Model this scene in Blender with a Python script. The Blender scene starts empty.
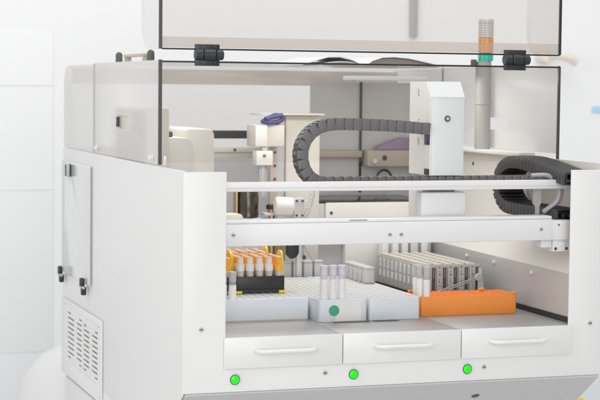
import bpy, bmesh, math, random
from mathutils import Vector, Matrix
random.seed(7)
sc = bpy.context.scene
COL = sc.collection
PI = math.pi

# ------------------------------------------------------------------ materials
def mat(name, col, rough=0.4, metal=0.0, coat=0.0, bump=0.0, bscale=60.0, var=0.0, vscale=6.0, spec=0.5,
        stretch=(1, 1, 1)):
    m = bpy.data.materials.new(name); m.use_nodes = True
    nt = m.node_tree; b = nt.nodes['Principled BSDF']
    b.inputs['Base Color'].default_value = (*col, 1)
    b.inputs['Roughness'].default_value = rough
    b.inputs['Metallic'].default_value = metal
    b.inputs['Coat Weight'].default_value = coat
    b.inputs['Coat Roughness'].default_value = 0.15
    b.inputs['Specular IOR Level'].default_value = spec
    if bump or var:
        tc = nt.nodes.new('ShaderNodeTexCoord'); mp = nt.nodes.new('ShaderNodeMapping')
        mp.inputs['Scale'].default_value = stretch
        nt.links.new(tc.outputs['Object'], mp.inputs['Vector'])
    if bump:
        n = nt.nodes.new('ShaderNodeTexNoise'); n.inputs['Scale'].default_value = bscale
        n.inputs['Detail'].default_value = 4
        bp = nt.nodes.new('ShaderNodeBump'); bp.inputs['Strength'].default_value = bump
        bp.inputs['Distance'].default_value = 0.001
        nt.links.new(mp.outputs[0], n.inputs['Vector']); nt.links.new(n.outputs['Fac'], bp.inputs['Height'])
        nt.links.new(bp.outputs[0], b.inputs['Normal'])
    if var:
        n = nt.nodes.new('ShaderNodeTexNoise'); n.inputs['Scale'].default_value = vscale
        n.inputs['Detail'].default_value = 5
        r = nt.nodes.new('ShaderNodeMapRange'); r.inputs['To Min'].default_value = 1 - var
        r.inputs['To Max'].default_value = 1 + var
        mx = nt.nodes.new('ShaderNodeVectorMath'); mx.operation = 'SCALE'
        mx.inputs[0].default_value = col
        nt.links.new(mp.outputs[0], n.inputs['Vector']); nt.links.new(n.outputs['Fac'], r.inputs['Value'])
        nt.links.new(r.outputs[0], mx.inputs['Scale']); nt.links.new(mx.outputs[0], b.inputs['Base Color'])
    return m

def sheet(name, tint, body, opac, rough=0.05, gloss=0.5):
    """tinted transparent plastic: part clear, part cloudy, with a Fresnel gloss"""
    m = bpy.data.materials.new(name); m.use_nodes = True
    nt = m.node_tree; nt.nodes.clear()
    out = nt.nodes.new('ShaderNodeOutputMaterial')
    t = nt.nodes.new('ShaderNodeBsdfTransparent'); t.inputs[0].default_value = (*tint, 1)
    d = nt.nodes.new('ShaderNodeBsdfDiffuse'); d.inputs[0].default_value = (*body, 1)
    g = nt.nodes.new('ShaderNodeBsdfGlossy'); g.inputs['Roughness'].default_value = rough
    g.inputs[0].default_value = (0.9, 0.9, 0.9, 1)
    tl = nt.nodes.new('ShaderNodeBsdfTranslucent'); tl.inputs[0].default_value = (*body, 1)
    md = nt.nodes.new('ShaderNodeMixShader'); md.inputs[0].default_value = .3
    nt.links.new(d.outputs[0], md.inputs[1]); nt.links.new(tl.outputs[0], md.inputs[2])
    m1 = nt.nodes.new('ShaderNodeMixShader'); m1.inputs[0].default_value = opac
    m2 = nt.nodes.new('ShaderNodeMixShader')
    f = nt.nodes.new('ShaderNodeFresnel'); f.inputs[0].default_value = 1.45
    mu = nt.nodes.new('ShaderNodeMath'); mu.operation = 'MULTIPLY'; mu.inputs[1].default_value = gloss
    ge = nt.nodes.new('ShaderNodeNewGeometry')            # gloss only where light enters the sheet
    fr = nt.nodes.new('ShaderNodeMath'); fr.operation = 'SUBTRACT'; fr.inputs[0].default_value = 1.0
    nt.links.new(ge.outputs['Backfacing'], fr.inputs[1])
    m3 = nt.nodes.new('ShaderNodeMath'); m3.operation = 'MULTIPLY'
    nt.links.new(f.outputs[0], mu.inputs[0]); nt.links.new(mu.outputs[0], m3.inputs[0])
    nt.links.new(fr.outputs[0], m3.inputs[1]); nt.links.new(m3.outputs[0], m2.inputs[0])
    nt.links.new(t.outputs[0], m1.inputs[1]); nt.links.new(md.outputs[0], m1.inputs[2])
    nt.links.new(m1.outputs[0], m2.inputs[1]); nt.links.new(g.outputs[0], m2.inputs[2])
    nt.links.new(m2.outputs[0], out.inputs[0])
    return m

def glow(name, col, strength, base):
    m = mat(name, base, 0.25)
    b = m.node_tree.nodes['Principled BSDF']
    b.inputs['Emission Color'].default_value = (*col, 1); b.inputs['Emission Strength'].default_value = strength
    return m

M = {}
M['white'] = mat('white_powder_coat', (.755, .755, .755), .42, bump=.12, bscale=900, var=.012, vscale=3)
M['white2'] = mat('white_enamel', (.735, .735, .733), .30, var=.012, vscale=5)
M['beam'] = mat('white_rail_paint', (.755, .75, .755), .35, var=.01)
M['facet'] = mat('white_gantry_paint', (.655, .68, .67), .32)
M['hatch'] = mat('grey_hatch_plastic', (.68, .685, .69), .22, coat=.3, var=.02, vscale=4)
M['ugrey'] = mat('shaded_underside_grey', (.53, .53, .535), .5, bump=.1, bscale=700, var=.03)  # darker than the shell: shade of the downward face put into the colour
M['olive'] = mat('olive_filter_mesh', (.30, .27, .20), .7, bump=.3, bscale=300)
M['seam'] = mat('dark_joint', (.10, .095, .09), .6)
M['edge'] = mat('dark_acrylic_edge', (.055, .055, .06), .25)
M['edge2'] = mat('black_acrylic_edge', (.02, .02, .022), .25)
M['hinge'] = mat('hinge_dark_grey', (.035, .037, .04), .38, metal=.3, var=.25, vscale=120)
M['post'] = mat('grey_rubber', (.10, .10, .105), .55, var=.15, vscale=60)
M['steel'] = mat('brushed_steel', (.64, .635, .63), .42, metal=.25, bump=.15, bscale=40, var=.07, vscale=14, stretch=(1, 1, 14))
M['deck'] = mat('grey_deck_metal', (.43, .425, .42), .36, metal=.25, bump=.12, bscale=60, var=.05, vscale=16, stretch=(1, 9, 1))
M['cream'] = mat('cream_plastic', (.72, .685, .62), .4, var=.03, vscale=9)
M['cream2'] = mat('pale_cream_plastic', (.78, .762, .72), .4, var=.02)
M['beige'] = mat('beige_plastic', (.56, .48, .40), .45, var=.05, vscale=12)
M['ledge'] = mat('cream_ledge', (.78, .74, .69), .4)
M['chain'] = mat('chain_grey_nylon', (.130, .126, .126), .5, var=.12, vscale=90)
M['chaindark'] = mat('chain_black_nylon', (.022, .022, .024), .45)
M['chain2'] = mat('chain_dark_nylon', (.048, .048, .049), .5, var=.15, vscale=90)
M['chainmid'] = mat('chain_inner_nylon', (.055, .054, .054), .5)
M['cable'] = mat('grey_lavender_cable', (.42, .38, .42), .35)
M['screw'] = mat('zinc_screw', (.50, .50, .50), .4, metal=.3)
M['bolt'] = mat('dark_screw', (.09, .09, .09), .4, metal=.4)
M['black'] = mat('black_plastic', (.022, .023, .025), .42, var=.2, vscale=40)
M['tank'] = mat('dark_glossy_metal', (.10, .085, .075), .16, metal=.75, var=.3, vscale=6)
M['brassdim'] = mat('dull_contact', (.33, .28, .19), .4, metal=.4)
M['brass'] = mat('brass', (.50, .36, .19), .3, metal=.8)
M['rackblue'] = mat('pale_blue_grey_plastic', (.77, .815, .86), .38, var=.015, vscale=20)
M['grid'] = mat('pale_grid_plastic', (.80, .80, .79), .4, var=.03, vscale=30)
M['orange'] = mat('orange_plastic', (.97, .33, .06), .38, var=.03, vscale=30)
M['orangecap'] = mat('orange_cap', (.96, .44, .035), .4)
M['pinkcap'] = mat('pale_pink_cap', (.90, .62, .44), .4)
M['frost'] = mat('frosted_tube_plastic', (.80, .775, .74), .32, var=.03, vscale=60)
M['fluid'] = mat('milky_cream_sample', (.80, .73, .62), .35)
M['clear'] = sheet('clear_tube_plastic', (.94, .94, .94), (.78, .77, .76), .40, gloss=.6)
M['lav'] = mat('pale_lavender_cap', (.70, .68, .775), .38)
M['greycap'] = mat('frosted_grey_cap', (.58, .575, .57), .35)
M['label'] = mat('white_paper_label', (.88, .88, .88), .6)
M['dot'] = mat('green_sticker', (.055, .42, .25), .5)
M['yellow'] = mat('yellow_plastic', (.88, .66, .03), .35)
M['capgrey'] = mat('light_grey_plastic', (.60, .60, .605), .4, var=.02)
M['carr'] = mat('grey_carrier_plastic', (.52, .52, .52), .4, var=.05, vscale=30)
M['carrside'] = mat('taupe_carrier_plastic', (.50, .49, .45), .35, var=.06, vscale=30)
M['carrtop'] = mat('khaki_carrier_top', (.63, .605, .53), .4, var=.05, vscale=30)
M['carrslot'] = mat('dark_slot', (.085, .083, .08), .5)
M['purple'] = mat('purple_plastic', (.34, .24, .38), .4, var=.2, vscale=20)
M['blue'] = mat('indigo_plastic', (.045, .04, .20), .3)
M['lamp_on'] = glow('green_lamp_lens', (0.0, 1.0, 0.0), 1.05, (0.0, .04, 0.0))
M['teal'] = mat('teal_lens', (.02, .52, .38), .2, coat=.4)
M['amber'] = mat('amber_lens', (.80, .36, .04), .2, coat=.4)
M['clearlens'] = mat('clear_grey_lens', (.60, .58, .56), .2, coat=.4)
M['pole'] = mat('grey_anodised_pole', (.40, .385, .375), .55, metal=.1)
M['pane'] = sheet('clear_front_acrylic', (.955, .947, .938), (.80, .78, .76), .02, .02, .5)
M['doorpane'] = sheet('smoky_door_acrylic', (.940, .928, .916), (.80, .78, .76), .03, .02, .5)
M['side'] = sheet('grey_side_acrylic', (.955, .95, .945), (.86, .86, .86), .52, .25, .4)
M['top'] = sheet('clear_cover_acrylic', (.975, .975, .975), (.80, .80, .80), .02, .03, .5)
M['doorside'] = sheet('pale_side_acrylic', (.97, .97, .97), (.84, .84, .84), .15, .06, .5)
M['strip'] = mat('taupe_edge_strip', (.60, .56, .52), .3, var=.22, vscale=9, stretch=(1, 1, 12))
M['striplit'] = sheet('taupe_clear_strip', (.95, .93, .915), (.74, .70, .67), .2, .05, .4)
M['wall'] = mat('white_wall_panel', (.86, .865, .87), .45, var=.006, vscale=1)
M['wallgrey'] = mat('pale_grey_dado', (.74, .75, .76), .5, var=.01)
M['floor'] = mat('pale_grey_floor', (.70, .70, .70), .5, var=.03, vscale=3)
M['paper'] = mat('white_paper', (.82, .82, .83), .35)
M['papershade'] = mat('grey_book_cover', (.34, .32, .31), .4)
M['binwhite'] = mat('white_bin_plastic', (.72, .72, .725), .45)
M['tan'] = mat('tan_handle', (.80, .73, .67), .5)
M['skyblue'] = mat('light_blue_sticker', (.42, .64, .88), .5)
M['cupboard'] = mat('pale_cupboard', (.78, .79, .80), .5)
M['cupside'] = mat('grey_cupboard_edge', (.46, .465, .475), .5)

# ------------------------------------------------------------------ mesh helpers
def rbox(bm, x0, x1, y0, y1, z0, z1, bev=0.0, seg=2, mi=0):
    r = bmesh.ops.create_cube(bm, size=1.0)
    vs = r['verts']
    for v in vs:
        v.co = Vector((x0 + (v.co.x + .5) * (x1 - x0), y0 + (v.co.y + .5) * (y1 - y0), z0 + (v.co.z + .5) * (z1 - z0)))
    fs = {f for v in vs for f in v.link_faces}
    for f in fs: f.material_index = mi
    if bev > 0:
        es = list({e for v in vs for e in v.link_edges})
        bmesh.ops.bevel(bm, geom=es, offset=bev, segments=seg, affect='EDGES', profile=.5, clamp_overlap=True)
    return bm

def B(*a, **k):
    return rbox(bmesh.new(), *a, **k)

def frame_of(d):
    d = Vector(d).normalized()
    up = Vector((0, 0, 1)) if abs(d.z) < .95 else Vector((1, 0, 0))
    a = d.cross(up).normalized(); return a, d.cross(a).normalized(), d

def lathe(bm, prof, seg=24, org=(0, 0, 0), axis=(0, 0, 1), mi=0, off=0.0):
    """prof: (radius, height) pairs, closed with discs at the ends"""
    a, b, d = frame_of(axis); o = Vector(org); rings = []
    for r, h in prof:
        if r < 1e-6: rings.append([bm.verts.new(o + d * h)]); continue
        rings.append([bm.verts.new(o + d * h + (a * math.cos(off + 2 * PI * i / seg) + b * math.sin(off + 2 * PI * i / seg)) * r) for i in range(seg)])
    fs = []
    for p, q in zip(rings, rings[1:]):
        for i in range(seg):
            j = (i + 1) % seg
            if len(p) == 1 and len(q) == 1: continue
            if len(p) == 1: fs.append(bm.faces.new((p[0], q[j], q[i])))
            elif len(q) == 1: fs.append(bm.faces.new((p[i], p[j], q[0])))
            else: fs.append(bm.faces.new((p[i], p[j], q[j], q[i])))
    if len(rings[0]) > 1: fs.append(bm.faces.new(rings[0][::-1]))
    if len(rings[-1]) > 1: fs.append(bm.faces.new(rings[-1]))
    for f in fs: f.material_index = mi
    bmesh.ops.recalc_face_normals(bm, faces=fs)
    return bm

def cyl(bm, org, axis, r, h, seg=24, ch=0.0, mi=0):
    p = [(r - ch, 0), (r, ch), (r, h - ch), (r - ch, h)] if ch else [(r, 0), (r, h)]
    return lathe(bm, p, seg, org, axis, mi)

def tube(bm, pts, r, seg=10, mi=0):
    pts = [Vector(p) for p in pts]; rings = []; a = None
    for i, p in enumerate(pts):
        d = (pts[min(i + 1, len(pts) - 1)] - pts[max(i - 1, 0)]).normalized()
        if a is None: a, b, _ = frame_of(d)
        else:
            a = (a - d * a.dot(d)).normalized(); b = d.cross(a)
        rings.append([bm.verts.new(p + (a * math.cos(2 * PI * k / seg) + b * math.sin(2 * PI * k / seg)) * r) for k in range(seg)])
    fs = []
    for p, q in zip(rings, rings[1:]):
        for k in range(seg):
            fs.append(bm.faces.new((p[k], p[(k + 1) % seg], q[(k + 1) % seg], q[k])))
    fs += [bm.faces.new(rings[0][::-1]), bm.faces.new(rings[-1])]
    for f in fs: f.material_index = mi
    bmesh.ops.recalc_face_normals(bm, faces=fs)
    return bm

def spline(pts, n):
    """Catmull-Rom through pts, n samples per span"""
    P = [Vector(p) for p in pts]; P = [P[0] * 2 - P[1]] + P + [P[-1] * 2 - P[-2]]; out = []
    for i in range(1, len(P) - 2):
        for k in range(n):
            t = k / n; p0, p1, p2, p3 = P[i - 1:i + 3]
            out.append(.5 * ((2 * p1) + (p2 - p0) * t + (2 * p0 - 5 * p1 + 4 * p2 - p3) * t * t + (3 * p1 - p0 - 3 * p2 + p3) * t ** 3))
    out.append(P[-2]); return out

def rrect(x0, x1, y0, y1, r, n=6):
    """rounded rectangle outline; r may be four radii (x0y0, x1y0, x1y1, x0y1)"""
    rs = r if isinstance(r, (list, tuple)) else (r,) * 4; out = []
    for (cx, cy, sx, sy, a0), q in zip(((x0, y0, 1, 1, PI), (x1, y0, -1, 1, 1.5 * PI), (x1, y1, -1, -1, 0), (x0, y1, 1, -1, .5 * PI)), rs):
        if q <= 1e-6: out.append((cx, cy)); continue
        for k in range(n + 1):
            a = a0 + k / n * PI / 2
            out.append((cx + sx * q + q * math.cos(a), cy + sy * q + q * math.sin(a)))
    return out

def plate(bm, outline, holes, axis, lo, hi, bev=0.0, mi=0):
    """flat plate with real holes. axis 0: outline is (y,z); 1: (x,z); 2: (x,y); thickness lo..hi along axis"""
    cu = bpy.data.curves.new('tmp', 'CURVE'); cu.dimensions = '2D'; cu.fill_mode = 'BOTH'
    cu.extrude = abs(hi - lo) / 2 - bev; cu.bevel_depth = bev; cu.offset = -bev; cu.bevel_resolution = 1
    for pl in [outline] + list(holes):
        s = cu.splines.new('POLY'); s.points.add(len(pl) - 1); s.use_cyclic_u = True
        for p, q in zip(s.points, pl): p.co = (q[0], q[1], 0, 1)
    ob = bpy.data.objects.new('tmp', cu); COL.objects.link(ob)
    bpy.context.view_layer.update()
    me = bpy.data.meshes.new_from_object(ob.evaluated_get(bpy.context.evaluated_depsgraph_get()))
    bpy.data.objects.remove(ob); bpy.data.curves.remove(cu)
    mid = (lo + hi) / 2
    for v in me.vertices:
        u, w, t = v.co
        v.co = ((mid + t, u, w), (u, mid - t, w), (u, w, mid + t))[axis]
    n0 = len(bm.faces); bm.from_mesh(me); bpy.data.meshes.remove(me)
    bm.faces.ensure_lookup_table()
    fs = bm.faces[n0:]
    for f in fs: f.material_index = mi
    bmesh.ops.remove_doubles(bm, verts=list({v for f in fs for v in f.verts}), dist=1e-6)
    bmesh.ops.recalc_face_normals(bm, faces=[f for f in bm.faces])
    return bm

def PL(*a, **k):
    return plate(bmesh.new(), *a, **k)

def obj(name, bm, mats, parent=None, loc=None):
    me = bpy.data.meshes.new(name); bm.to_mesh(me); bm.free()
    for m in (mats if isinstance(mats, (list, tuple)) else [mats]): me.materials.append(M[m])
    me.shade_smooth(); me.set_sharp_from_angle(angle=math.radians(27))
    o = bpy.data.objects.new(name, me); COL.objects.link(o)
    if parent is not None: o.parent = parent
    if loc is not None: o.location = loc
    return o

def tag(o, label, cat, group=None, kind=None):
    if label: o['label'] = label
    if cat: o['category'] = cat
    if group: o['group'] = group
    if kind: o['kind'] = kind
    return o

def thing(name, label, cat, loc=(0, 0, 0), group=None):
    o = bpy.data.objects.new(name, None); COL.objects.link(o); o.location = loc
    o.empty_display_size = .02
    return tag(o, label, cat, group)

def dup(root, loc, label, group=None):
    r = root.copy(); COL.objects.link(r); r.location = loc; r['label'] = label
    if group: r['group'] = group
    for ch in list(root.children):
        c = ch.copy(); COL.objects.link(c); c.parent = r
        for g in list(ch.children):
            d = g.copy(); COL.objects.link(d); d.parent = c
    return r

# ------------------------------------------------------------------ dimensions (metres; X right, Y into the machine, Z up)
W = .704; DEP = .957; TOP = .337; CT = .503; GY = .16
BASE = -.80
ORG = Vector((W / 2, .5, BASE))
A = thing('lab_analyzer', 'white bench analyzer with raised clear door, three drawers and black cable chains', 'lab machine', ORG)
def part(name, bm, mats, parent=None, label=None):
    """part of the analyzer, modelled in world coordinates; parent = another part makes it a sub-part"""
    o = obj(name, bm, mats, parent or A, None if parent else -ORG)
    if label: o['label'] = label
    return o

# ---- body shell
sideprof = [(.0043, TOP - .002), (.0043, -.0035), (.17, -.12), (DEP, -.12), (DEP, TOP)]
venthole = rrect(.60, .915, -.09, .018, .004, 2)
hatchhole = rrect(.70, .90, .11, .28, .004, 2)
part('side_panel', PL(sideprof, [venthole], 0, 0, .004, .0012), 'white')
part('side_panel', PL(sideprof, [], 0, W - .004, W, .0012), 'white')
U = [(0, 0), (W, 0), (W, .334), (.6435, .334), (.6435, .0825), (.0672, .0825), (.0672, .334), (0, .334)]
front = part('front_frame', PL(U, [], 1, 0, .004, .001), 'white')
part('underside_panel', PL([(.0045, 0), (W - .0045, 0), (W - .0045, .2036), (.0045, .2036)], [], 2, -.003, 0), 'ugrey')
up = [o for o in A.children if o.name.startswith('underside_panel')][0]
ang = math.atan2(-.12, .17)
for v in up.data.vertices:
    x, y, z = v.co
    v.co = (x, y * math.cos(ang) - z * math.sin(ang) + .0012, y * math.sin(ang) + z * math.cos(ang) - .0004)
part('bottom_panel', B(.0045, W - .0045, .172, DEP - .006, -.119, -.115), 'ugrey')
part('rear_panel', B(.0045, W - .0045, DEP - .005, DEP - .001, -.114, TOP), 'white')
b = B(.0, W, .20, DEP - .02, BASE + .03, -.1225, .004)
base = part('base_cabinet', b, 'white')
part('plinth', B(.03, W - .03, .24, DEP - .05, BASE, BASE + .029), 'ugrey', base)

# ---- screws and small bits on the shell
def screw(p, axis, r, m='screw', h=.0015, parent=None):
    b = bmesh.new(); cyl(b, p, axis, r, h, 16, h * .35)
    a_, b_, d_ = frame_of(axis); c = Vector(p) + d_ * h
    q = b_ * r * .22; t = a_ * r * .75; e = d_ * .0002
    vs = [b.verts.new(c + s * t + w * q + e) for s, w in ((-1, -1), (1, -1), (1, 1), (-1, 1))]
    f = b.faces.new(vs); f.material_index = 1
    return part('screw', b, [m, 'post'], parent)
for x, z in ((.029, .097), (.227, .023), (.495, .021), (.682, .085)): screw((x, .0005, z), (0, -1, 0), .0038)
screw((.50, .0435, -.0305), (0, -.577, -.816), .0078, 'bolt', .003)
for y, z in ((.428, .128), (.101, .126), (.481, -.075)):
    part('slot_plug', PL(rrect(y - .003, y + .003, z - .005, z + .005, .002, 3), [], 0, -.0009, .001), 'hatch')

# ---- vent panel
slots = []
def vent_cols(ys, n, ztop, dz):
    out = []
    for ci, (y0, y1) in enumerate(ys):
        for k in range(n):
            s = 0
            if k == 0 or k == n - 1: s = .25 * (y1 - y0)
            a0, a1 = y0, y1
            if s: a0, a1 = (y0, y1 - 2 * s) if ci == 1 else (y0 + 2 * s, y1)
            z = ztop - k * dz
            out.append(rrect(a0, a1, z - .0014, z + .0014, .0013, 2))
    return out
slots += vent_cols([(.748, .800), (.822, .890)][::-1], 10, .012, .0098)
slots += vent_cols([(.600, .655), (.675, .732)][::-1], 10, .008, .0094)
for y in (.77, .86, .63, .70):
    for z, dy in ((.021, .008), (.021, -.008), (-.086, .008), (-.086, -.008)):
        slots.append(rrect(y + dy - .0022, y + dy + .0022, z - .0013, z + .0013, .0012, 2))
vp = part('vent_panel', PL(rrect(.566, .951, -.1165, .036, .003, 2), slots, 0, -.0035, -.0005, .0006), 'white')
part('backing', B(.0065, .0075, .58, .94, -.11, .04), 'olive', vp)
for y, z in ((.91, .026), (.58, .024), (.58, -.105), (.935, -.108)):
    screw((-.0035, y, z), (-1, 0, 0), .0035, 'cream2', .0012, vp)

# ---- inspection hatch with catch and two turn latches
ht = part('hatch_cover', PL(rrect(.668, .946, .087, .3125, .006, 4), [rrect(.853, .874, .283, .307, .003, 3)], 0, -.0045, -.0005, .0008), 'hatch')
part('catch', B(-.0125, -.0012, .8500, .8735, .2835, .3065, .001), 'black', ht)
part('catch_rim', B(-.0135, -.0078, .8455, .8496, .283, .308, .0008), 'screw', ht)
part('hatch_shadow_strip', PL(rrect(.6655, .6678, .090, .310, .001, 2), [], 0, -.0036, -.0005), 'pole', ht)  # grey strip drawn as the shadow along the hatch's near edge
for y in (.925, .703):
    b = B(-.016, -.0076, y - .007, y + .007, .084, .100, .002)
    rbox(b, -.0145, -.005, y - .010, y + .001, .068, .0838, .002)
    lt = part('latch', b, 'black')
    b = bmesh.new(); cyl(b, (-.012, y - .018, .083), (0, 1, 0), .0026, .036, 12, .0006)
    part('latch_pin', b, 'screw', lt)

# ---- rear cover of tinted acrylic
def slotp(y0, y1): return rrect(y0, y1, .388, .4105, .009, 5)
part('cover_side', PL(rrect(.1625, .6605, TOP + .001, CT, (0, 0, 0, .004), 4), [slotp(.371, .464)], 0, .001, .0045, .0005), 'side')
part('cover_side', PL(rrect(.6635, DEP - .004, TOP + .001, CT - .002, (0, 0, .040, 0), 8), [], 0, .001, .0045, .0005), 'side')
part('cover_side', PL(rrect(.1625, .6605, TOP + .017, CT, 0), [slotp(.360, .446)], 0, W - .0045, W - .001, .0005), 'side')
part('cover_side', PL(rrect(.6635, DEP - .004, TOP + .001, CT - .002, (0, 0, .040, 0), 8), [], 0, W - .0045, W - .001, .0005), 'side')
part('cover_top', B(.005, W - .005, .1635, .6605, CT - .0035, CT - .0002), 'top')
part('cover_top', B(.005, W - .005, .6635, .92, CT - .0055, CT - .0022), 'top')
part('cover_joint', B(.0012, .0046, .6606, .6634, TOP + .001, CT - .001), 'seam')
part('cover_joint', B(W - .0046, W - .0012, .6606, .6634, TOP + .001, CT - .001), 'seam')
for y in (.624, .198):
    b = bmesh.new(); cyl(b, (.0008, y, .3475), (-1, 0, 0), .007, .002, 16, .0006); cyl(b, (-.0012, y, .3475), (-1, 0, 0), .0042, .004, 12, .001)
    rbox(b, -.004, -.0012, y - .0125, y + .0125, .3462, .3486, .0006)
    part('thumb_screw', b, 'cream2')
for y0, x in ((.3725, .0028), (.3615, W - .0028)):
    y1 = y0 + (.090 if x < .1 else .083)
    part('slot_lip', B(x - .0030, x + .0030, y1 - .0012, y1 + .0012, .3905, .408, .0008), 'edge')
# fixed front pane, framed by its dark sawn edge
part('front_pane', B(.0065, W - .006, GY, GY + .003, TOP + .004, CT - .004), 'pane')
part('pane_edge', B(.001, .0063, GY - .001, GY + .0036, TOP + .001, CT + .0005), 'edge')
part('pane_edge', PL(rrect(W - .0058, W - .0022, TOP + .004, CT, (0, 0, .003, 0), 4), [], 1, GY - .001, GY + .0036), 'edge')
part('pane_edge', B(.0065, W - .006, GY - .0008, GY + .0034, CT - .0038, CT - .001), 'edge2')
part('pane_foot', B(.0085, .0125, GY - .006, GY - .0015, TOP - .001, .352, .001), 'white2')

# ---- raised door
DZ = .5205; DT = .92
def door_side(x):
    return PL(rrect(GY + .0035, .286, DZ, DT, (.004, .045, .045, .004), 8), [], 0, x, x + .0035, .0005)
dp = part('door_pane', B(.0065, W - .006, GY, GY + .003, DZ + .002, DT - .002), 'doorpane')
part('door_side', door_side(.0022), 'doorside'); part('door_side', door_side(W - .0062), 'doorside')
part('door_edge', B(.0012, .0063, GY - .001, GY + .0034, DZ, DT), 'edge')
part('door_edge', PL(rrect(W - .0058, W - .0022, DZ, DT, (0, .003, .003, 0), 4), [], 1, GY - .001, GY + .0034), 'edge2')
part('door_edge', B(.0065, W - .006, GY - .0008, GY + .0034, DZ - .001, DZ + .0016), 'edge2')
part('door_edge', B(.0065, W - .006, GY - .0008, GY + .0034, DT - .0016, DT + .001), 'edge2')
part('door_strip', B(.0065, W - .006, GY + .0034, GY + .006, DZ + .003, DZ + .0195), 'striplit')
# hinges
for x0, x1 in ((.0585, .0985), (.594, .634)):
    b = B(x0, x1, GY - .006, GY - .0012, DZ - .003, DZ + .008, .001)
    rbox(b, x0, x1, GY - .006, GY - .0012, CT - .0085, CT + .0035, .001)
    rbox(b, x0 + .003, x1 - .002, GY - .004, GY + .003, CT + .003, DZ - .003, .001)
    hg = part('hinge', b, 'hinge')
    b = bmesh.new(); cyl(b, (x0 - .0005, GY - .006, .512), (1, 0, 0), .0088, .013, 20, .0008)
    cyl(b, (x0 + .0132, GY - .006, .512), (1, 0, 0), .0093, .019, 20, .0008); cyl(b, (x0 + .033, GY - .006, .512), (1, 0, 0), .0084, .0125, 20, .0015)
    part('hinge_pin', b, 'hinge', hg)
    for zz in (CT - .003, DZ + .004):
        for xx in (x0 + .008, x1 - .008): part('rivet', cyl(bmesh.new(), (xx, GY - .0058, zz), (0, -1, 0), .0022, .0012, 12, .0004), 'hinge', hg)

# ---- things on the cover top
for y in (.541, .301):
    b = bmesh.new(); lathe(b, [(.0062, 0), (.0062, .0135), (.0048, .0165), (.002, .0182), (0, .0185)], 20, (.022, y, CT + .0002))
    part('rubber_buffer', b, 'post')
b = B(.016, .030, .335, .478, CT + .0085, CT + .0135, .001)
rbox(b, .017, .029, .472, .4775, CT + .0003, CT + .0085, .0008); rbox(b, .017, .029, .336, .3415, CT + .0003, CT + .0085, .0008)
part('grab_bar', b, 'beige')

# ---- signal tower standing on the right inner ledge, through the cover
px_, py_ = .682, .43
st = part('signal_tower', lathe(bmesh.new(), [(.0145, .3525), (.0145, .5125), (.0135, .5135)], 28, (px_, py_, 0)), 'pole')
part('pole_collar', lathe(bmesh.new(), [(.0152, .434), (.0156, .435), (.0156, .437), (.0152, .438)], 28, (px_, py_, 0)), 'pole', st)
def seg_lens(z0, z1, m, nm):
    pr = [(.0128, z0)]
    n = max(3, int((z1 - z0) / .004))
    for k in range(n):
        za = z0 + (z1 - z0) * (k + .08) / n; zb = z0 + (z1 - z0) * (k + .92) / n
        pr += [(.0142, za), (.0142, zb), (.0136, zb + .0002)]
    pr.append((.0128, z1))
    return part(nm, lathe(bmesh.new(), pr, 28, (px_ + .004, py_, 0)), m, st)
seg_lens(.5138, .5285, 'teal', 'green_lens'); seg_lens(.529, .5565, 'amber', 'amber_lens'); seg_lens(.557, .5835, 'clearlens', 'clear_lens')
part('tower_cap', lathe(bmesh.new(), [(.0142, .584), (.0142, .590), (.012, .5925), (0, .5935)], 28, (px_ + .004, py_, 0)), 'clearlens', st)
part('cable_gland', B(px_ - .024, px_ - .0155, py_ - .006, py_ + .006, .5032, .517, .002), 'post', st)

# ---- drawers, handles, green lamps
xs = [.0632, .2539, .4528, .6482]
for i in range(3):
    x0, x1 = xs[i] + .0006, xs[i + 1] - .0006
    d = part('drawer', B(x0, x1, -.006, -.0004, .0362, .0835, .0012), 'white2')
    c = (x0 + x1) / 2 + (.002, .0, -.002)[i]; hw = .047
    pts = spline([(c - hw, -.006, .0632), (c - hw + .001, -.016, .0632), (c - hw + .010, -.0235, .063), (c, -.0245, .063), (c + hw - .010, -.0235, .063), (c + hw - .001, -.016, .0632), (c + hw, -.006, .0632)], 7)
    b = bmesh.new(); tube(b, pts, .0033, 14)
    part('handle', b, 'white2', d)
for x in (.0818, .2731, .4652):
    b = bmesh.new(); cyl(b, (x, .0002, .0193), (0, -1, 0), .0098, .0022, 32, .0007)
    l = part('indicator_lamp', b, 'white2')
    b = bmesh.new(); cyl(b, (x, -.0018, .0193), (0, -1, 0), .0080, .0012, 32, .0004)
    part('bezel', b, 'post', l)
    b = bmesh.new(); lathe(b, [(.0066, 0), (.0064, .0009), (.004, .0016), (0, .0019)], 32, (x, -.0028, .0193), (0, -1, 0))
    part('lens', b, 'lamp_on', l)

# ---- deck inside the opening
ds = [.006, .2533, .4522, .6565]
for i in range(3):
    part('deck_plate', B(ds[i] + .0004, ds[i + 1] - .0004, .0045, .60, .0775, .083, .0006), 'deck')
part('deck_rim', B(.0075, .2525, .1625, .1655, .0832, .0852), 'beige')
for x0, x1 in ((.283, .345), (.352, .395)):
    part('deck_slot', B(x0, x1, .1135, .1275, .0826, .0835), 'carrslot')
part('inner_floor', B(.0045, W - .0045, .601, DEP - .006, .074, .080), 'white2')
wl = part('inner_side_plate', PL([(.0045, .0832), (.62, .0832), (.62, .167), (.0045, .161)], [], 0, .660, .662), 'steel')
part('seal_strip', B(.6572, .6598, .0045, .60, .0832, .0915), 'black', wl)
for y, z in ((.44, .153), (.322, .1525), (.17, .150)):
    b = bmesh.new(); lathe(b, [(.0038, 0), (.0036, .002), (.002, .0032), (0, .0035)], 14, (.6599, y, z), (-1, 0, 0)); part('dome_screw', b, 'cream2', wl)
lb = bmesh.new()
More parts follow.
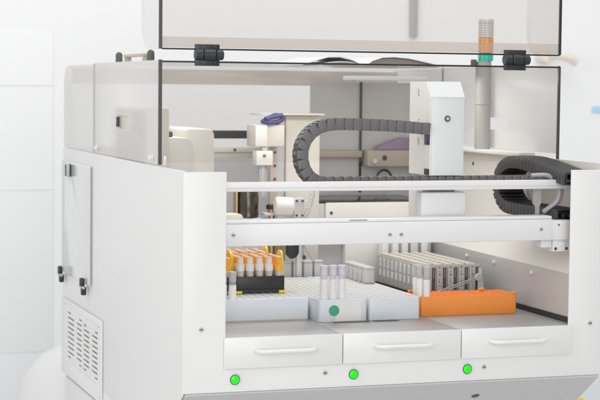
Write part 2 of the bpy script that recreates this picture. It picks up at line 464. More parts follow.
vv = [lb.verts.new(c) for c in ((.6622, .0045, .1612), (.6622, .62, .1672), (W - .0046, .62, .214), (W - .0046, .0045, .210),
                                (.6622, .0045, .1592), (.6622, .62, .1652), (W - .0046, .62, .212), (W - .0046, .0045, .208))]
for q in ((0, 1, 2, 3), (7, 6, 5, 4), (0, 4, 5, 1), (1, 5, 6, 2), (2, 6, 7, 3), (3, 7, 4, 0)): lb.faces.new([vv[k] for k in q])
bmesh.ops.recalc_face_normals(lb, faces=lb.faces[:])
part('inner_ledge', lb, 'ledge')
part('inner_wall', B(W - .0075, W - .0046, .0045, .62, .2150, .3445), 'ledge')
part('inner_wall', B(.0046, .0066, .0045, .62, .084, .335), 'white2')
fl = part('cover_ledge', B(.668, W - .0046, .245, .62, .3455, .3522, .001), 'cream2')
screw((W - .0076, .50, .322), (-1, 0, 0), .0035, 'bolt', .001)

# ---- gantry: beam, rail, carriage
bmz = B(.0045, .6215, .020, .052, .2195, .2535, .0015)
beam = part('front_beam', bmz, 'beam')
part('beam_slot', B(.272, .302, .0222, .0226, .2562, .2573), 'seam', beam)
part('beam_lip', B(.0045, .6215, .0225, .056, .2537, .2588, .0015), 'beam', beam)
for x, z in ((.084, .237), (.339, .2335), (.358, .2335), (.601, .2375)): screw((x, .020, z), (0, -1, 0), .0032, 'screw', .0012, beam)
b = B(.622, .6585, .023, .075, .2195, .2515, .001); rbox(b, .628, .699, .030, .075, .200, .2193, .001); rbox(b, .608, .6275, .033, .060, .206, .2192, .002)
blk = part('beam_end_block', b, 'beam')
for x in (.6325, .652): screw((x, .030, .2045), (0, -1, 0), .0026, 'bolt', .001, blk)
screw((.634, .023, .244), (0, -1, 0), .0016, 'bolt', .0006, blk)
part('clip', B(.637, .650, .0285, .0299, .2085, .216, .0005), 'rackblue', blk)
rail = part('upper_rail', B(.0072, .699, .040, .0435, .3015, .3165, .0012), 'beam')
part('rail_floor', B(.0072, .699, .0437, .092, .3019, .3034, .0004), 'beam', rail)
part('rail_groove', B(.0072, .699, .0394, .0399, .3068, .3074), 'capgrey', rail)
# carriage tower with sloped top front edge
prof = [(.058, .3235), (.145, .3235), (.145, .4735), (.076, .4735), (.058, .449)]
car = part('carriage', PL(prof, [rrect(.0585, .078, .372, .4075, .001, 2)], 0, .4206, .4225), 'cream2')
b = bmesh.new()
plate(b, prof, [], 0, .4228, .4795, .001)
part('carriage_cover', b, 'facet', car)
part('cover_fold', PL([(.0570, .449), (.0750, .4737), (.076, .4735), (.058, .4488)], [], 0, .4222, .4796), 'facet', car)
part('cable_slot', B(.4190, .4204, .060, .078, .3725, .391), 'carrslot', car)
part('plug', B(.4165, .4189, .063, .070, .374, .381, .0005), 'blue', car)
part('bracket', B(.4185, .4204, .060, .076, .3245, .334), 'black', car)
cb = bmesh.new(); cyl(cb, (.450, .0578, .4145), (0, -1, 0), .0050, .0018, 20, .0005); cyl(cb, (.450, .0562, .4145), (0, -1, 0), .0028, .001, 14, .0003, mi=1)
part('cap_screw', cb, ['bolt', 'screw'], car)
mk = bmesh.new()
for (y0, z0, zs) in ((.108, .4505, (0, 1, 2, 3)), (.106, .411, (0,)), (.106, .372, (0, 1, 2, 3))):
    for k in zs:
        z = z0 + k * .0031
        rbox(mk, .4201, .4205, y0 - .0022, y0 + .0022, z, z + .0006)
        rbox(mk, .4201, .4205, y0 - .0022 + .0036 * (k % 2), y0 - .0014 + .0036 * (k % 2), z + .0005, z + .0022)
part('small_marking', mk, 'bolt', car)
lo = part('carriage_base', B(.4085, .4865, .060, .088, .230, .2965, .003, 3), 'beam')
part('carriage_plate', B(.4206, .4790, .0885, .145, .215, .3015, .001), 'cream2', lo)
bl = bmesh.new(); cyl(bl, (.4205, .104, .293), (-1, 0, 0), .003, .001, 12); cyl(bl, (.4205, .104, .255), (-1, 0, 0), .003, .001, 12)
part('base_screw', bl, 'bolt', lo)
# support plate and hoses at the right end
part('support_plate', PL([(.604, .301), (.6185, .301), (.6185, .2775), (.6155, .271), (.6155, .259), (.609, .259), (.609, .271), (.604, .2775)], [], 1, .057, .060), 'pole')
for k, (dx, dy) in enumerate(((0, 0), (.007, .006), (.0115, .012))):
    pts = spline([(.60 + dx, .058 + dy, .3225), (.626 + dx, .056 + dy, .3228), (.643 + dx, .055 + dy, .313), (.6495 + dx, .054 + dy, .297), (.646 + dx, .055 + dy, .28), (.636 + dx, .058 + dy, .271), (.626 + dx, .064 + dy, .262)], 6)
    part('hose', tube(bmesh.new(), pts, .0036 - .0006 * k, 10), 'cable')

# ---- cable chains
def link_mesh(pitch, width, h, mats):
    bm = bmesh.new(); p = pitch
    def prof(s):
        L = p * .60; out = []
        for k in range(7):
            a = -PI / 2 + k / 6 * PI
            out.append((L * .60 + h * .13 * math.cos(a) * s, h * .5 * math.sin(a) * s))
        out += [(-L * .78, h * .5 * s), (-L * .78, -h * .5 * s)]
        return out
    for y0, y1, s in ((-width / 2, -width / 2 + .003, 1.0), (width / 2 - .003, width / 2, 1.0)):
        plate(bm, prof(s), [], 1, y0, y1, .0006)
    ys = -width / 2
    cyl(bm, (p * .12, ys + .0002, 0), (0, -1, 0), h * .30, .0007, 18, .0003)
    cyl(bm, (p * .12, -ys - .0002, 0), (0, 1, 0), h * .30, .0007, 18, .0003)
    def shingle(x0, x1, y0, y1, z0, z1, ky, kz, mi):
        n0 = set(bm.verts); rbox(bm, x0, x1, y0, y1, z0, z1, .0003, 1, mi)
        for v in bm.verts:
            if v not in n0: v.co.y += ky * v.co.x; v.co.z += kz * v.co.x
    # overlapping outer bars and inner flank plates, each slipped under its neighbour
    shingle(-p * .62, p * .62, -width / 2 + .0034, width / 2 - .0034, h * .5 - .0022, h * .5 - .0006, 0, .05, 1)
    shingle(-p * .30, p * .05, -width / 2 + .0040, width / 2 - .0040, h * .5 - .0004, h * .5 + .0006, 0, .05, 0)
    for sg in (-1, 1):
        yy = sg * (width / 2 - .0030)
        shingle(-p * .64, p * .64, min(yy, yy - sg * .0012), max(yy, yy - sg * .0012), -h * .44, h * .46, sg * .05, 0, 2)
    rbox(bm, -p * .22, p * .26, -width / 2 + .0031, width / 2 - .0031, -h * .5, -h * .5 + .0020, .0005, mi=1)
    me = bpy.data.meshes.new('chain_link'); bm.to_mesh(me); bm.free()
    for m in mats: me.materials.append(M[m])
    me.shade_smooth(); me.set_sharp_from_angle(angle=math.radians(27))
    return me

def chain(path, pitch, width, h, mats, centre):
    dense = spline(path, 30)
    pts = [dense[0]]; i = 0
    for q in dense[1:]:
        while (q - pts[-1]).length >= pitch:
            pts.append(pts[-1] + (q - pts[-1]).normalized() * pitch)
    wires = bmesh.new()
    wv = (Vector((0, 1, 0)) if abs(path[0][1] - path[-1][1]) < 1e-4 else Vector((1, 0, 0)))
    for s in (-.22, 0, .22): tube(wires, [p + wv * width * s for p in pts], h * .17, 8)
    ch = part('cable_chain', wires, 'chaindark')
    me = link_mesh(pitch, width, h, mats)
    for a, c in zip(pts, pts[1:]):
        t = (c - a).normalized(); w = wv
        n = w.cross(t); 
        if n.dot((a + c) / 2 - centre) < 0 : n = -n
        y = n.cross(t); mid = (a + c) / 2
        o = bpy.data.objects.new('chain_link', me); COL.objects.link(o); o.parent = ch
        o.matrix_local = Matrix(((t.x, y.x, n.x, mid.x), (t.y, y.y, n.y, mid.y), (t.z, y.z, n.z, mid.z), (0, 0, 0, 1)))
    return ch
cy = .068
big = [(.4205, .3975), (.385, .4005), (.345, .4032), (.30, .4045), (.265, .405), (.247, .4035), (.231, .3985), (.2175, .388), (.2085, .374),
       (.2055, .358), (.2075, .342), (.2145, .3275), (.2265, .3175), (.244, .3132), (.27, .3130), (.35, .3130), (.45, .3130), (.55, .3130), (.625, .3135)]
chain([(x, cy, z) for x, z in big], .0146, .026, .0185, ['chain', 'chaindark', 'chainmid'], Vector((.45, cy, .358)))
sm = [(.012, .3185), (.07, .3255), (.13, .3335), (.19, .338), (.226, .336), (.254, .326), (.270, .311), (.2745, .296), (.270, .281), (.256, .267), (.232, .259), (.19, .2575), (.12, .2575), (.03, .2575)]
chain([(.661, y, z) for y, z in sm], .0128, .050, .0205, ['chain2', 'chaindark', 'chaindark'], Vector((.661, .05, .297)))

# ---- rear interior
part('cover_back', B(.0066, W - .0076, .926, .930, TOP + .001, .497), 'top')
part('header_strip', B(.0066, .60, .895, .899, .466, .4965), 'strip')
part('header_strip', B(.601, W - .006, .895, .899, .474, .4965), 'strip')
part('light_bar', B(.434, .60, .50, .506, .4765, .4845, .001), 'white2')
part('module_cover', B(.0085, .0465, .27, .50, .082, .4265, .003, 3), 'cream')
b = PL(rrect(.0475, .0955, .082, .3765, (0, 0, .014, .004), 8), [], 1, .30, .52, .002); part('module_cover', b, 'cream2')
kb = bmesh.new(); cyl(kb, (.0625, .335, .3767), (0, 0, 1), .006, .009, 14, .001); part('small_knob', kb, 'bolt')
b = PL(rrect(.1000, .1485, .082, .3895, (0, 0, .012, .006), 8), [], 1, .36, .60, .002); part('module_cover', b, 'cream2')
# pipetting station
part('cross_rail', B(.16, .335, .72, .735, .362, .3775, .001), 'hinge')
b = B(.16, .430, .70, .722, .336, .346, .001); rbox(b, .16, .430, .705, .722, .325, .3357, .001)
lr = part('cross_rail', b, 'cream')
for x in (.285, .36): screw((x, .70, .341), (0, -1, 0), .003, 'bolt', .001, lr)
hd = part('pipette_head', B(.278, .337, .55, .60, .352, .3925, .0025), 'cream')
part('head_front', B(.277, .300, .538, .5495, .3525, .392, .002), 'cream2', hd)
part('connector', B(.291, .301, .541, .556, .3455, .3523, .001), 'capgrey', hd)
part('head_block', B(.279, .311, .538, .565, .318, .3452, .002), 'cream2', hd)
b = bmesh.new(); cyl(b, (.2945, .551, .26), (0, 0, 1), .0088, .0578, 20); cyl(b, (.2885, .546, .255), (0, 0, 1), .0022, .062, 10)
part('plunger', b, 'screw', hd); screw((.294, .538, .336), (0, -1, 0), .0032, 'brass', .001, hd)
cm = part('column', B(.356, .424, .60, .66, .082, .4095, .003), 'cream')
part('column_cap', B(.302, .426, .58, .665, .4098, .4130, .001), 'ledge', cm)
part('column_side', B(.3362, .3552, .605, .65, .082, .4095, .001), 'capgrey', cm)
part('slide_strip', B(.322, .3358, .59, .60, .12, .3515, .001), 'beige', cm)
for z in (.34, .315, .29): screw((.331, .5898, z), (0, -1, 0), .0025, 'bolt', .001, cm)
pts = spline([(.292, .545, .400), (.303, .55, .405), (.318, .556, .411), (.330, .56, .410), (.336, .562, .402), (.326, .558, .396), (.322, .556, .386)], 6)
b = tube(bmesh.new(), pts, .0032, 10); 
tube(b, spline([(.289, .54, .399), (.305, .545, .3965), (.325, .55, .399), (.336, .552, .407)], 6), .0040, 10)
tube(b, spline([(.296, .54, .4035), (.312, .545, .4075), (.332, .55, .4105)], 6), .0042, 10)
part('wire_bundle', b, 'blue')
# steel rear partition with shelf unit
part('steel_partition', B(.472, .5775, .80, .804, .25, .4735), 'steel')
part('steel_partition', B(.5815, .694, .80, .804, .25, .4735), 'steel')
part('partition_post', B(.5780, .5810, .794, .803, .25, .4745), 'hinge')
part('partition_bar', B(.475, .5775, .780, .799, .322, .336, .002), 'beige')
sb = part('beige_module', B(.583, .692, .765, .799, .304, .337, .002), 'beige')
b = bmesh.new(); cyl(b, (.62, .7652, .3215), (0, -1, 0), .0055, .0006, 16); part('hole', b, 'hinge', sb)
b = bmesh.new(); cyl(b, (.598, .7652, .3145), (0, -1, 0), .0055, .006, 16, .002); part('knob', b, 'cream2', sb)
b = bmesh.new()
for k in range(8):
    pass
tube(b, [(.6205 + .016 * math.cos(a * PI / 10), .768, .279 + .018 * math.sin(a * PI / 10)) for a in range(-3, 14)], .0024, 8)
part('ring_handle', b, 'hinge')
part('purple_tray', PL([(.604, .3375), (.690, .3375), (.690, .362), (.66, .362), (.612, .345)], [], 1, .77, .795, .002), 'purple')
# box module behind the racks and things around it
kb = part('box_module', B(.437, .655, .60, .72, .172, .2435, .003), 'cream2')
part('box_side', B(.385, .4365, .605, .72, .172, .2425, .002), 'capgrey', kb)
part('box_lid', B(.384, .655, .604, .78, .2438, .2462, .0006), 'tank', kb)
part('lower_panel', B(.477, .655, .60, .72, .082, .1715, .001), 'cream2', kb)
part('lower_recess', B(.43, .4765, .62, .72, .082, .1715), 'steel', kb)
part('recess_wall', B(.388, .4295, .622, .72, .082, .1715), 'capgrey', kb)
screw((.448, .60, .224), (0, -1, 0), .003, 'bolt', .001, kb)
b = bmesh.new(); lathe(b, [(.019, .226), (.0205, .228), (.0205, .262), (.0185, .274), (.013, .281), (0, .284)], 32, (.251, .50, 0))
tk = part('dark_tank', b, 'tank')
b = B(.2265, .2305, .490, .51, .20, .29, .001); part('tank_bracket', b, 'brass', tk)
part('tank_foot', B(.228, .275, .48, .52, .082, .2258, .002), 'capgrey', tk)
b = PL(rrect(.176, .2315, .082, .2355, (0, 0, .008, .002), 6), [], 1, .46, .49, .002); part('module_cover', b, 'cream')
b = bmesh.new(); lathe(b, [(.0062, .16), (.0062, .236), (.0072, .237), (.0072, .2415)], 18, (.2905, .48, 0)); sy = part('valve', b, 'brass')
lathe_b = bmesh.new(); lathe(lathe_b, [(.0102, .2418), (.0108, .2425), (.0108, .249), (.0098, .2505)], 20, (.2915, .48, 0)); part('valve_cap', lathe_b, 'black', sy)
part('valve_plate', B(.274, .305, .468, .492, .2305, .2360, .001), 'capgrey', sy)
part('valve_leg', B(.300, .309, .47, .49, .12, .230), 'brass', sy)
b = bmesh.new(); cyl(b, (.289, .455, .2495), (1, -.10, -.06), .0168, .034, 28, .003); hb = part('motor', b, 'cream2')
part('motor_plate', PL(rrect(.320, .339, .228, .264, .003, 3), [], 1, .437, .446, .001), 'capgrey', hb)
for x, z in ((.324, .259), (.324, .233), (.335, .233), (.335, .259)): screw((x, .437, z), (0, -1, 0), .0022, 'bolt', .001, hb)
part('motor_foot', B(.294, .330, .455, .478, .195, .2335, .001), 'capgrey', hb)
pts = []
base_pts = spline([(.362, .455, .285), (.3585, .453, .268), (.352, .45, .248), (.344, .447, .230), (.334, .45, .218)], 40)
for i, p in enumerate(base_pts):
    a = i * 2 * PI / 6.2; pts.append(p + Vector((math.cos(a) * .0042, math.sin(a) * .0042, 0)))
b = tube(bmesh.new(), pts, .0015, 6); tube(b, base_pts[::8], .0036, 8); part('spiral_hose', b, 'capgrey')
pr = part('probe', PL([(.311, .2195), (.3325, .2195), (.332, .164), (.3275, .157), (.319, .1535), (.3115, .161)], [], 1, .445, .462, .001), 'black')
b = bmesh.new(); tube(b, [(.343, .45, .178), (.363, .452, .149)], .0022, 8); tube(b, [(.3425, .46, .200), (.346, .46, .154)], .0018, 8); part('probe_rod', b, 'screw', pr)
part('blue_clip', B(.342, .3475, .452, .456, .1515, .159, .0005), 'blue', pr)
part('probe_plate', B(.333, .3415, .46, .47, .12, .22, .001), 'cream2', pr)
b = B(.712, .724, .092, .108, -.071, -.055, .004); cyl(b, (.7185, .0918, -.062), (0, -1, 0), .004, .002, 12, .0005, mi=1); rbox(b, .7045, .713, .094, .106, -.069, -.058)
part('yellow_clamp', b, ['yellow', 'pole'])

# ------------------------------------------------------------------ racks on the deck
def rack(name, label, cat, x0, x1, y0, y1, h, mb, mg, nx, ny, group=None, rr=.006):
    z0 = .0832
    t = thing(name, label, cat, ((x0 + x1) / 2, y0, z0), group)
    w = (x1 - x0) / 2; d = y1 - y0
    bm = PL(rrect(-w, w, 0, d, rr), [rrect(-w + .003, w - .003, .003, d - .003, max(rr - .003, .001))], 2, 0, h, .0007)
    obj('body', bm, mb, t)
    g = bmesh.new(); px = (2 * w - .0062) / nx; py = (d - .0062) / ny; tk = .0013
    rbox(g, -w + .0031, w - .0031, .0031, d - .0031, .001, h - .0065)
    for i in range(nx + 1):
        x = -w + .0031 + i * px; rbox(g, max(x - tk, -w + .0031), min(x + tk, w - .0031), .0031, d - .0031, h - .0064, h - .0012)
    for j in range(ny + 1):
        y = .0031 + j * py; rbox(g, -w + .0032, w - .0032, max(y - tk, .0032), min(y + tk, d - .0032), h - .0064, h - .0016)
    obj('top_grid', g, mg, t)
    return t, px, py
RH = .0365
G = 'pale blue tube racks standing side by side on the deck'
rack('tube_rack', 'wide pale blue-grey rack under the black tube holders', 'tube rack', .0125, .2570, .166, .455, RH, 'rackblue', 'grid', 17, 20, G)
rM, _, _ = rack('tube_rack', 'pale blue rack with white label and green dot', 'tube rack', .2605, .3445, .128, .455, RH, 'rackblue', 'grid', 6, 23, G)
obj('paper_label', PL(rrect(-.014, .031, .001, .0335, .0006), [], 1, -.0005, -.0001), 'label', rM)
b = bmesh.new(); cyl(b, (-.016, -.0005, .0185), (0, -1, 0), .0088, .0004, 32); obj('sticker', b, 'dot', rM)
rack('tube_rack', 'narrow plain pale blue rack beside the orange rack', 'tube rack', .3487, .4385, .130, .455, RH, 'rackblue', 'grid', 6, 23, G)
rO, _, _ = rack('tube_rack', 'bright orange rack at the right end of the deck', 'tube rack', .450, .6255, .155, .224, .0325, 'orange', 'orange', 16, 7, None, .004)
for x, y in ((-.080, .0655), (.052, .0655), (.0835, .004)):
    obj('corner_tab', B(x - .005, x + .005, y - .0025, y + .0025, .0328, .0368, .001), 'orange', rO)

# ------------------------------------------------------------------ tubes with lavender and grey caps
def label_tube(label, loc, r, h, capm, group, capname='tube'):
    t = thing('sample_tube', label, 'tube', loc, group)
    b = bmesh.new(); lathe(b, [(0, 0), (r * .6, .0015), (r * .92, .005), (r * .95, .008), (r * .95, h - .010)], 20); obj('tube_body', b, 'clear', t)
    b = bmesh.new(); lathe(b, [(r * .97, .010), (r * .985, .0105), (r * .985, h - .0225), (r * .97, h - .022)], 20); obj('label', b, 'label', t)
    b = bmesh.new(); lathe(b, [(r * .96, h - .0165), (r * 1.0, h - .016), (r * 1.0, h - .005), (r * 1.08, h - .0045), (r * 1.08, h - .0008), (r * 1.0, h), (r * .5, h - .001), (0, h - .001)], 20); obj('cap', b, capm, t)
    return t
gl = 'lavender-capped tubes in the middle rack'
z = .0985
l1 = label_tube('lavender-capped tube above the green dot, leftmost of three', (.2735, .1425, z), .0066, .0755, 'lav', gl)
dup(l1, (.2888, .1425, z), 'lavender-capped tube standing between two others like it', gl)
dup(l1, (.3042, .1425, z), 'lavender-capped tube rightmost of three in the middle rack', gl)
gg = 'grey-capped tubes at the corner of the orange rack'
g1 = label_tube('grey-capped white-label tube at far left corner of orange rack', (.4555, .190, z), .0058, .0685, 'greycap', gg)
dup(g1, (.4555, .1745, z), 'grey-capped white-label tube between two others at orange rack corner', gg)
dup(g1, (.4628, .1625, z - .001), 'grey-capped white-label tube nearest on the orange rack', gg)
label_tube('clear-capped white-label tube partly behind the left front post', (.1175, .190, .0985), .0062, .0645, 'greycap', None)
label_tube('clear-capped white-label tube left of the black tube holder', (.1318, .1855, .0985), .0062, .0645, 'greycap', None)

# ------------------------------------------------------------------ black holders with orange-capped tubes
HP = .0166
def holder(label, x0, y0, nx, ny, group):
    z0 = .0832 + RH
    t = thing('tube_holder', label, 'tube holder', (x0, y0, z0), group)
    w = nx * HP; d = ny * HP
    holes = [rrect(HP * (i + .5) - .0070, HP * (i + .5) + .0070, HP * (j + .5) - .0070, HP * (j + .5) + .0070, .0069, 4) for i in range(nx) for j in range(ny)]
    b = PL(rrect(0, w, 0, d, .001, 2), holes, 2, .006, .028, .0004)
    rbox(b, 0, w, 0, d, .002, .0058); obj('body', b, 'black', t)
    for x in (0.004, w - .004): obj('yellow_foot', B(x - .0055, x + .0055, -.0008, .012, -.0004, .0044, .0006), 'yellow', t)
    for x in (-.0022, w + .0022):
        hp = rrect(d / 2 - .0150, d / 2 + .0150, -.0, .0685, (.001, .001, .0135, .0135), 8)
        obj('yellow_handle', PL(hp, [], 0, x - .0016, x + .0016, .0006), 'yellow', t)
    return t
gh = 'black tube holders on the wide rack'
holder('black tube holder with yellow feet at the front of the rack', .1545, .238, 5, 4, gh)
holder('black tube holder standing behind the front one', .1545, .322, 5, 4, gh)
holder('black tube holder mostly hidden behind the left front post', .0655, .238, 5, 4, gh)

def cap_tube(label, loc, style, group):
    t = thing('sample_vial', label, 'vial', loc, group); r = .0066
    hb = .036
    b = bmesh.new(); lathe(b, [(0, 0), (r * .7, .002), (r, .006), (r, hb)], 16); obj('vial_body', b, 'clear', t)
    b = bmesh.new(); lathe(b, [(0, .0015), (r * .6, .003), (r * .88, .007), (r * .88, hb - .004)], 14); obj('sample_fluid', b, 'fluid', t)
    low, high = (('orangecap', 'orangecap') if style == 1 else ('frost', 'frost') if style == 0 else ('frost', 'orangecap'))
    b = bmesh.new(); lathe(b, [(r * 1.02, hb - .006), (r * 1.08, hb - .0055), (r * 1.08, hb + .003), (r * .9, hb + .006)], 18); obj('collar', b, low, t)
    b = bmesh.new(); lathe(b, [(r * .80, hb + .0061), (r * .80, hb + .0135), (r * .76, hb + .015)], 18); c = obj('cap', b, high, t)
    b = bmesh.new(); lathe(b, [(r * .74, hb + .0151), (r * .74, hb + .0164), (r * .66, hb + .0175), (0, hb + .0179)], 18); obj('cap_top', b, 'pinkcap', c)
    return t
protos = {}
ords = ['first', 'second', 'third', 'fourth', 'fifth']
def fill(x0, y0, nx, ny, where, skip=0, front_frost=True):
    for j in range(ny):
        for i in range(nx):
            if i < skip: continue
            if j == 0 and front_frost: style = 1 if i == nx - 1 else 0
            else: style = 2 if (i + j) % 5 == 1 else 1
            loc = (x0 + HP * (i + .5), y0 + HP * (j + .5), .0832 + RH + .0062 + random.uniform(0, .0015))
            kind = ('frosted white-capped', 'orange-capped', 'orange-topped frosted')[style]
            lab = f'{kind} vial, {ords[j]} row back and {ords[i]} from left, {where}'
            if style not in protos: protos[style] = cap_tube(lab, loc, style, 'capped vials in the black holders')
            else: dup(protos[style], loc, lab)
fill(.1545, .238, 5, 4, 'front black holder')
fill(.1545, .322, 5, 4, 'rear black holder')
fill(.0655, .238, 5, 4, 'left black holder', 3, True)

# ------------------------------------------------------------------ grey square containers at the back of the racks
def container(label, loc, s, h, group):
    t = thing('grey_container', label, 'container', loc, group)
    b = PL(rrect(-s, s, -s, s, .003), [], 2, 0, h - .0042, .0006); obj('container_body', b, 'capgrey', t)
    b = PL(rrect(-s - .0004, s + .0004, -s - .0004, s + .0004, .003), [], 2, h - .004, h, .001); obj('lid', b, 'capgrey', t)
    return t
gb = 'grey containers in a row along the back of the racks'; gr = 'grey containers in a row along the right rack edge'
zc = .0832 + RH + .0002
c0 = container('grey container leftmost in the back row behind the vials', (.317, .474, .0835), .0088, .0645, gb)
for x, lb in ((.3372, 'grey container second from left in the back row'), (.3572, 'grey container third from left in the back row'), (.3775, 'grey container rightmost in the back row')):
    dup(c0, (x, .474, .0835), lb, gb)
c1 = container('grey container nearest in the row beside the carriers', (.4268, .343, zc), .0088, .028, gr)
for k, y in enumerate((.366, .389, .412, .435)):
    dup(c1, (.4268, y, zc), f'grey container {ords[k + 1]} from the front in the row beside the carriers', gr)

# ------------------------------------------------------------------ long grey carriers
def carrier(label, x0, y0, w, L, group):
    z0 = .0975
    t = thing('reagent_carrier', label, 'carrier', (x0, y0, z0), group); H = .0555
    b = PL(rrect(0, L, 0, H - .004, (.002, .002, 0, 0)), [], 0, .0006, w - .0006, .0006); obj('body', b, 'carrside', t)
    g = bmesh.new()
    for k in range(11):
        y = .008 + k * (L - .012) / 11
        rbox(g, .0030, w - .0050, y, y + .0170, H - .0039, H, .001)
    obj('cartridge_tops', g, 'carrtop', t)
    g = bmesh.new()
    for k in range(11):
        y = .009 + k * (L - .012) / 11
        rbox(g, -.0003, .0007, y + .0020, y + .0105, .030, .047)
        rbox(g, -.0003, .0007, y + .0020, y + .0105, .014, .0265)
    obj('white_label', g, 'label', t)
    g = bmesh.new()
    for k in range(11):
        y = .009 + k * (L - .012) / 11
        for q in range(3): rbox(g, -.0006, -.0002, y + .0032, y + .0080, .032 + q * .0042, .0335 + q * .0042)
    obj('print_marks', g, 'carr', t)
    g = bmesh.new()
    for k in range(12):
        y = .0078 + k * (L - .012) / 11
        rbox(g, -.0004, .0006, y - .0006, y + .0006, .004, H - .0045)
    obj('side_groove', g, 'carr', t)
    e = obj('end_plate', B(.0002, w - .0002, -.0035, -.0002, 0, H - .001, .0008), 'carr', t)
    obj('slot', B(w * .56, w * .88, -.0040, -.0034, .010, .050), 'carrslot', e)
    obj('slot_lining', B(w * .66, w * .76, -.0044, -.0039, .032, .048), 'brassdim', e)
    mk = bmesh.new()
    for q in range(6):
        rbox(mk, w * .18, w * (.30 + .10 * ((q * 7) % 3 == 0)), -.0038, -.0034, .017 + q * .0064, .0181 + q * .0064)
        if q % 2: rbox(mk, w * .20, w * .27, -.0038, -.0034, .0185 + q * .0064, .0208 + q * .0064)
    obj('end_marks', mk, 'post', e)
    obj('foot_notch', B(w * .44, w * .56, -.0041, -.0034, .002, .009), 'carrslot', e)
    return t
gc = 'grey carriers lying side by side behind the orange rack'
cw = .0203
k0 = carrier('leftmost grey carrier with a row of white labels on its side', .5195, .305, cw, .235, gc)
for i, lb in enumerate(('second grey carrier from left behind the orange rack', 'middle grey carrier of five behind the orange rack', 'fourth grey carrier from left behind the orange rack', 'rightmost grey carrier next to the steel side plate')):
    dup(k0, (.5195 + cw * (i + 1) + .0006 * (i + 1), .305, .0975), lb, gc)
t = thing('carrier_tray', 'dark low tray under the five grey carriers', 'tray', (.57, .29, .0832))
b = B(-.085, .06, .0, .26, .0002, .0085, .001); rbox(b, -.0515, .0555, .004, .256, .0086, .0141); obj('tray_base', b, 'black', t)
b = tube(bmesh.new(), [(-.036, -.006, .024), (.040, -.006, .048)], .0014, 8); tube(b, [(-.036, -.0085, .021), (.040, -.0085, .045)], .0009, 8); obj('lever_rod', b, 'pole', t)
b = bmesh.new(); cyl(b, (.042, -.003, .048), (0, -1, 0), .0065, .007, 16, .001); obj('lever_pivot', b, 'carr', t)
obj('lever_bracket', PL([(.043, .005), (.058, .005), (.0505, .064), (.046, .064)], [], 1, -.002, .002, .0006), 'capgrey', t)

# ------------------------------------------------------------------ white upright cartridges behind the carriers
def cartridge(label, loc, w, m, group):
    t = thing('upright_cartridge', label, 'cartridge', loc, group)
    obj('cartridge_body', PL(rrect(-w / 2, w / 2, -.012, .012, .003), [], 2, 0, .118, .0008), m, t)
    obj('cartridge_lid', PL(rrect(-w / 2 + .0008, w / 2 - .0008, -.011, .011, .003), [], 2, .1182, .126, .001), 'label', t)
    return t
gw = 'upright cartridges in a row behind the carriers'
u = cartridge('white upright cartridge leftmost behind the carriers', (.546, .575, .0835), .013, 'label', gw)
for x, lb in ((.567, 'second white upright cartridge from left behind the carriers'), (.5865, 'third white upright cartridge from left behind the carriers'), (.627, 'white upright cartridge right of the cream one'), (.668, 'white upright cartridge alone at the right behind the carriers')):
    dup(u, (x, .575, .0835), lb, gw)
cartridge('cream upright cartridge among white ones behind the carriers', (.606, .575, .0835), .015, 'cream2', gw)

# ------------------------------------------------------------------ open booklet on top of the machine
t = thing('open_booklet', 'open white booklet with grey cover lying on the cover top', 'booklet', (.52, .62, CT + .0003))
def leaf(prof, th, y0, y1):
    top = [(x, z + th) for x, z in prof][::-1]
    return PL(prof + top, [], 1, y0, y1)
obj('pages', leaf([(-.128, .0005), (-.10, .010), (-.075, .0165), (-.05, .0175), (-.025, .012), (-.004, .002)], .0012, 0, .20), 'paper', t)
obj('pages', leaf([(-.095, .0005), (-.075, .006), (-.055, .0085), (-.035, .008), (-.012, .003)], .0012, -.004, .20), 'paper', t)
obj('cover_leaf', PL([(.002, .0004), (.16, .0004), (.125, .0085), (.09, .0150), (.06, .0172), (.035, .0158), (.014, .009)], [], 1, .01, .20), 'papershade', t)
obj('pages', leaf([(.003, .002), (.014, .0105), (.035, .0173), (.06, .0187), (.09, .0166), (.125, .0100), (.165, .002)], .0010, -.002, .20), 'paper', t)

# ------------------------------------------------------------------ background
WY = 2.0
o = obj('wall', B(-2.5, 4.5, WY, WY + .1, BASE, 2.6), 'wall'); tag(o, None, None, None, 'structure')
o = obj('floor', B(-4, 6, -5, WY + .1, BASE - .1, BASE), 'floor'); tag(o, None, None, None, 'structure')
t = thing('wall_panelling', 'pale flush wall panelling with fine joints left of the machine', 'wall panel', (0, WY, BASE))
b = B(-1.6, .170, -.003, -.0005, .56, 1.4, .001); obj('panel', b, 'wall', t)
b = B(-1.6, .170, -.012, -.0005, .9905 + .003, 1.258, .002)
bm = bmesh.new(); rbox(bm, -1.6, .170, -.0042, -.0031, 1.2595, 1.2645, .001); rbox(bm, -1.6, .170, -.0045, -.0031, .988, .9905, .0005); obj('joint_bead', bm, 'wall', t)
obj('dado', B(-1.6, 3.0, -.003, -.0005, 0, .553, .001), 'wallgrey', t)
b.free()
b = bmesh.new(); lathe(b, [(.14, 0), (.16, .02), (.16, .50), (.150, .575), (.125, .635), (.085, .672), (.04, .686), (0, .688)], 40)
t = thing('waste_bin', 'round white domed bin on the floor behind the machine at left', 'bin', (.115, 1.4, BASE))
obj('bin_body', lathe(bmesh.new(), [(.125, 0), (.14, .02), (.145, .46), (.143, .4665)], 40), 'binwhite', t)
b.free()
obj('bin_lid', lathe(bmesh.new(), [(.147, .467), (.147, .49), (.138, .55), (.115, .605), (.08, .645), (.04, .664), (0, .668)], 40), 'binwhite', t)
tag(obj('wall_trim', B(1.1705, 1.194, WY - .012, WY - .0005, .606, 1.5, .004), 'cupside'), 'grey vertical trim strip on the wall seen through the raised door', 'trim')
t = thing('lever_door_latch', 'tan lever latch on the white wall at right', 'latch', (1.60, WY, .55))
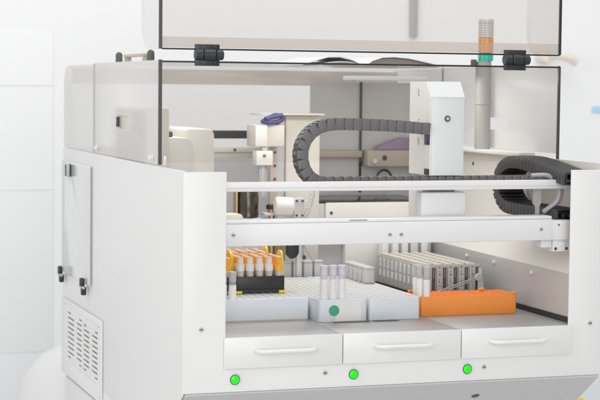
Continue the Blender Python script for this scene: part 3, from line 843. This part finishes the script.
b = tube(bmesh.new(), spline([(-.02, -.05, .012), (.015, -.055, .011), (.045, -.055, .004), (.066, -.05, -.008)], 8), .012, 12)
obj('lever', b, 'tan', t); obj('rose', cyl(bmesh.new(), (-.02, -.0005, .010), (0, -1, 0), .02, .05, 20, .002), 'tan', t)
t = thing('wall_tag', 'small light blue tag on the white wall at the right edge', 'tag', (1.775, WY, .407))
obj('tag_plate', PL(rrect(-.028, .05, -.008, .010, (.002, .002, .008, .008)), [], 1, -.004, -.0005, .0005), 'skyblue', t)

# ------------------------------------------------------------------ light
w = bpy.data.worlds.new('World'); sc.world = w; w.use_nodes = True
bg = w.node_tree.nodes['Background']; bg.inputs[0].default_value = (1.0, .995, .985, 1); bg.inputs[1].default_value = .56
def area(name, loc, target, size, power, col=(1, 1, 1), spread=180):
    l = bpy.data.lights.new(name, 'AREA'); l.shape = 'SQUARE'; l.size = size; l.energy = power; l.color = col; l.spread = math.radians(spread)
    o = bpy.data.objects.new(name, l); COL.objects.link(o); o.location = loc
    o.rotation_euler = (Vector(target) - Vector(loc)).to_track_quat('-Z', 'Y').to_euler()
area('front_softbox', (-.4, -3.8, .80), (.35, .3, .2), 2.4, 58)
area('ceiling_softbox', (.3, .2, 2.5), (.35, .45, .2), 2.0, 20)
area('side_softbox', (-3.0, -.9, 1.2), (0, .5, .2), 1.8, 12, spread=95)
area('wall_fill', (1.5, .55, 2.4), (1.5, 2.0, .1), 2.8, 20)  # added lamp out of view, brightens the wall behind the machine
# added fill lamp near the light bar, brightens the dark interior
l = bpy.data.lights.new('inner_fill_lamp', 'AREA'); l.shape = 'RECTANGLE'; l.size = .55; l.size_y = .05; l.energy = .85
o = bpy.data.objects.new('inner_fill_lamp', l); COL.objects.link(o); o.location = (.36, .42, .488); o.rotation_euler = (math.radians(-8), 0, 0)

# ------------------------------------------------------------------ camera
cd = bpy.data.cameras.new('Camera'); cd.sensor_width = 36; cd.lens = 102.917; cd.clip_end = 100; cd.clip_start = .05
cam = bpy.data.objects.new('Camera', cd); COL.objects.link(cam); sc.camera = cam
R = Matrix(((.9481, .0108, -.3176), (-.3177, .0651, -.9460), (.0104, .9978, .0651)))
cam.matrix_world = Matrix.Translation((-.6463, -2.4711, .4609)) @ R.to_4x4()
FL = Vector((.35, .10, .2)); cd.dof.use_dof = True
fwd = -(R.col[2]); cd.dof.focus_distance = (FL - cam.location).dot(fwd); cd.dof.aperture_fstop = 9.0

sc.render.engine = 'CYCLES'
sc.cycles.use_denoising = True
try: sc.cycles.denoiser = 'OPENIMAGEDENOISE'
except Exception: pass
sc.cycles.max_bounces = 10; sc.cycles.diffuse_bounces = 5; sc.cycles.transparent_max_bounces = 16
sc.cycles.caustics_reflective = False; sc.cycles.caustics_refractive = False
sc.view_settings.view_transform = 'Standard'; sc.view_settings.look = 'None'
sc.view_settings.exposure = 0; sc.view_settings.gamma = 1
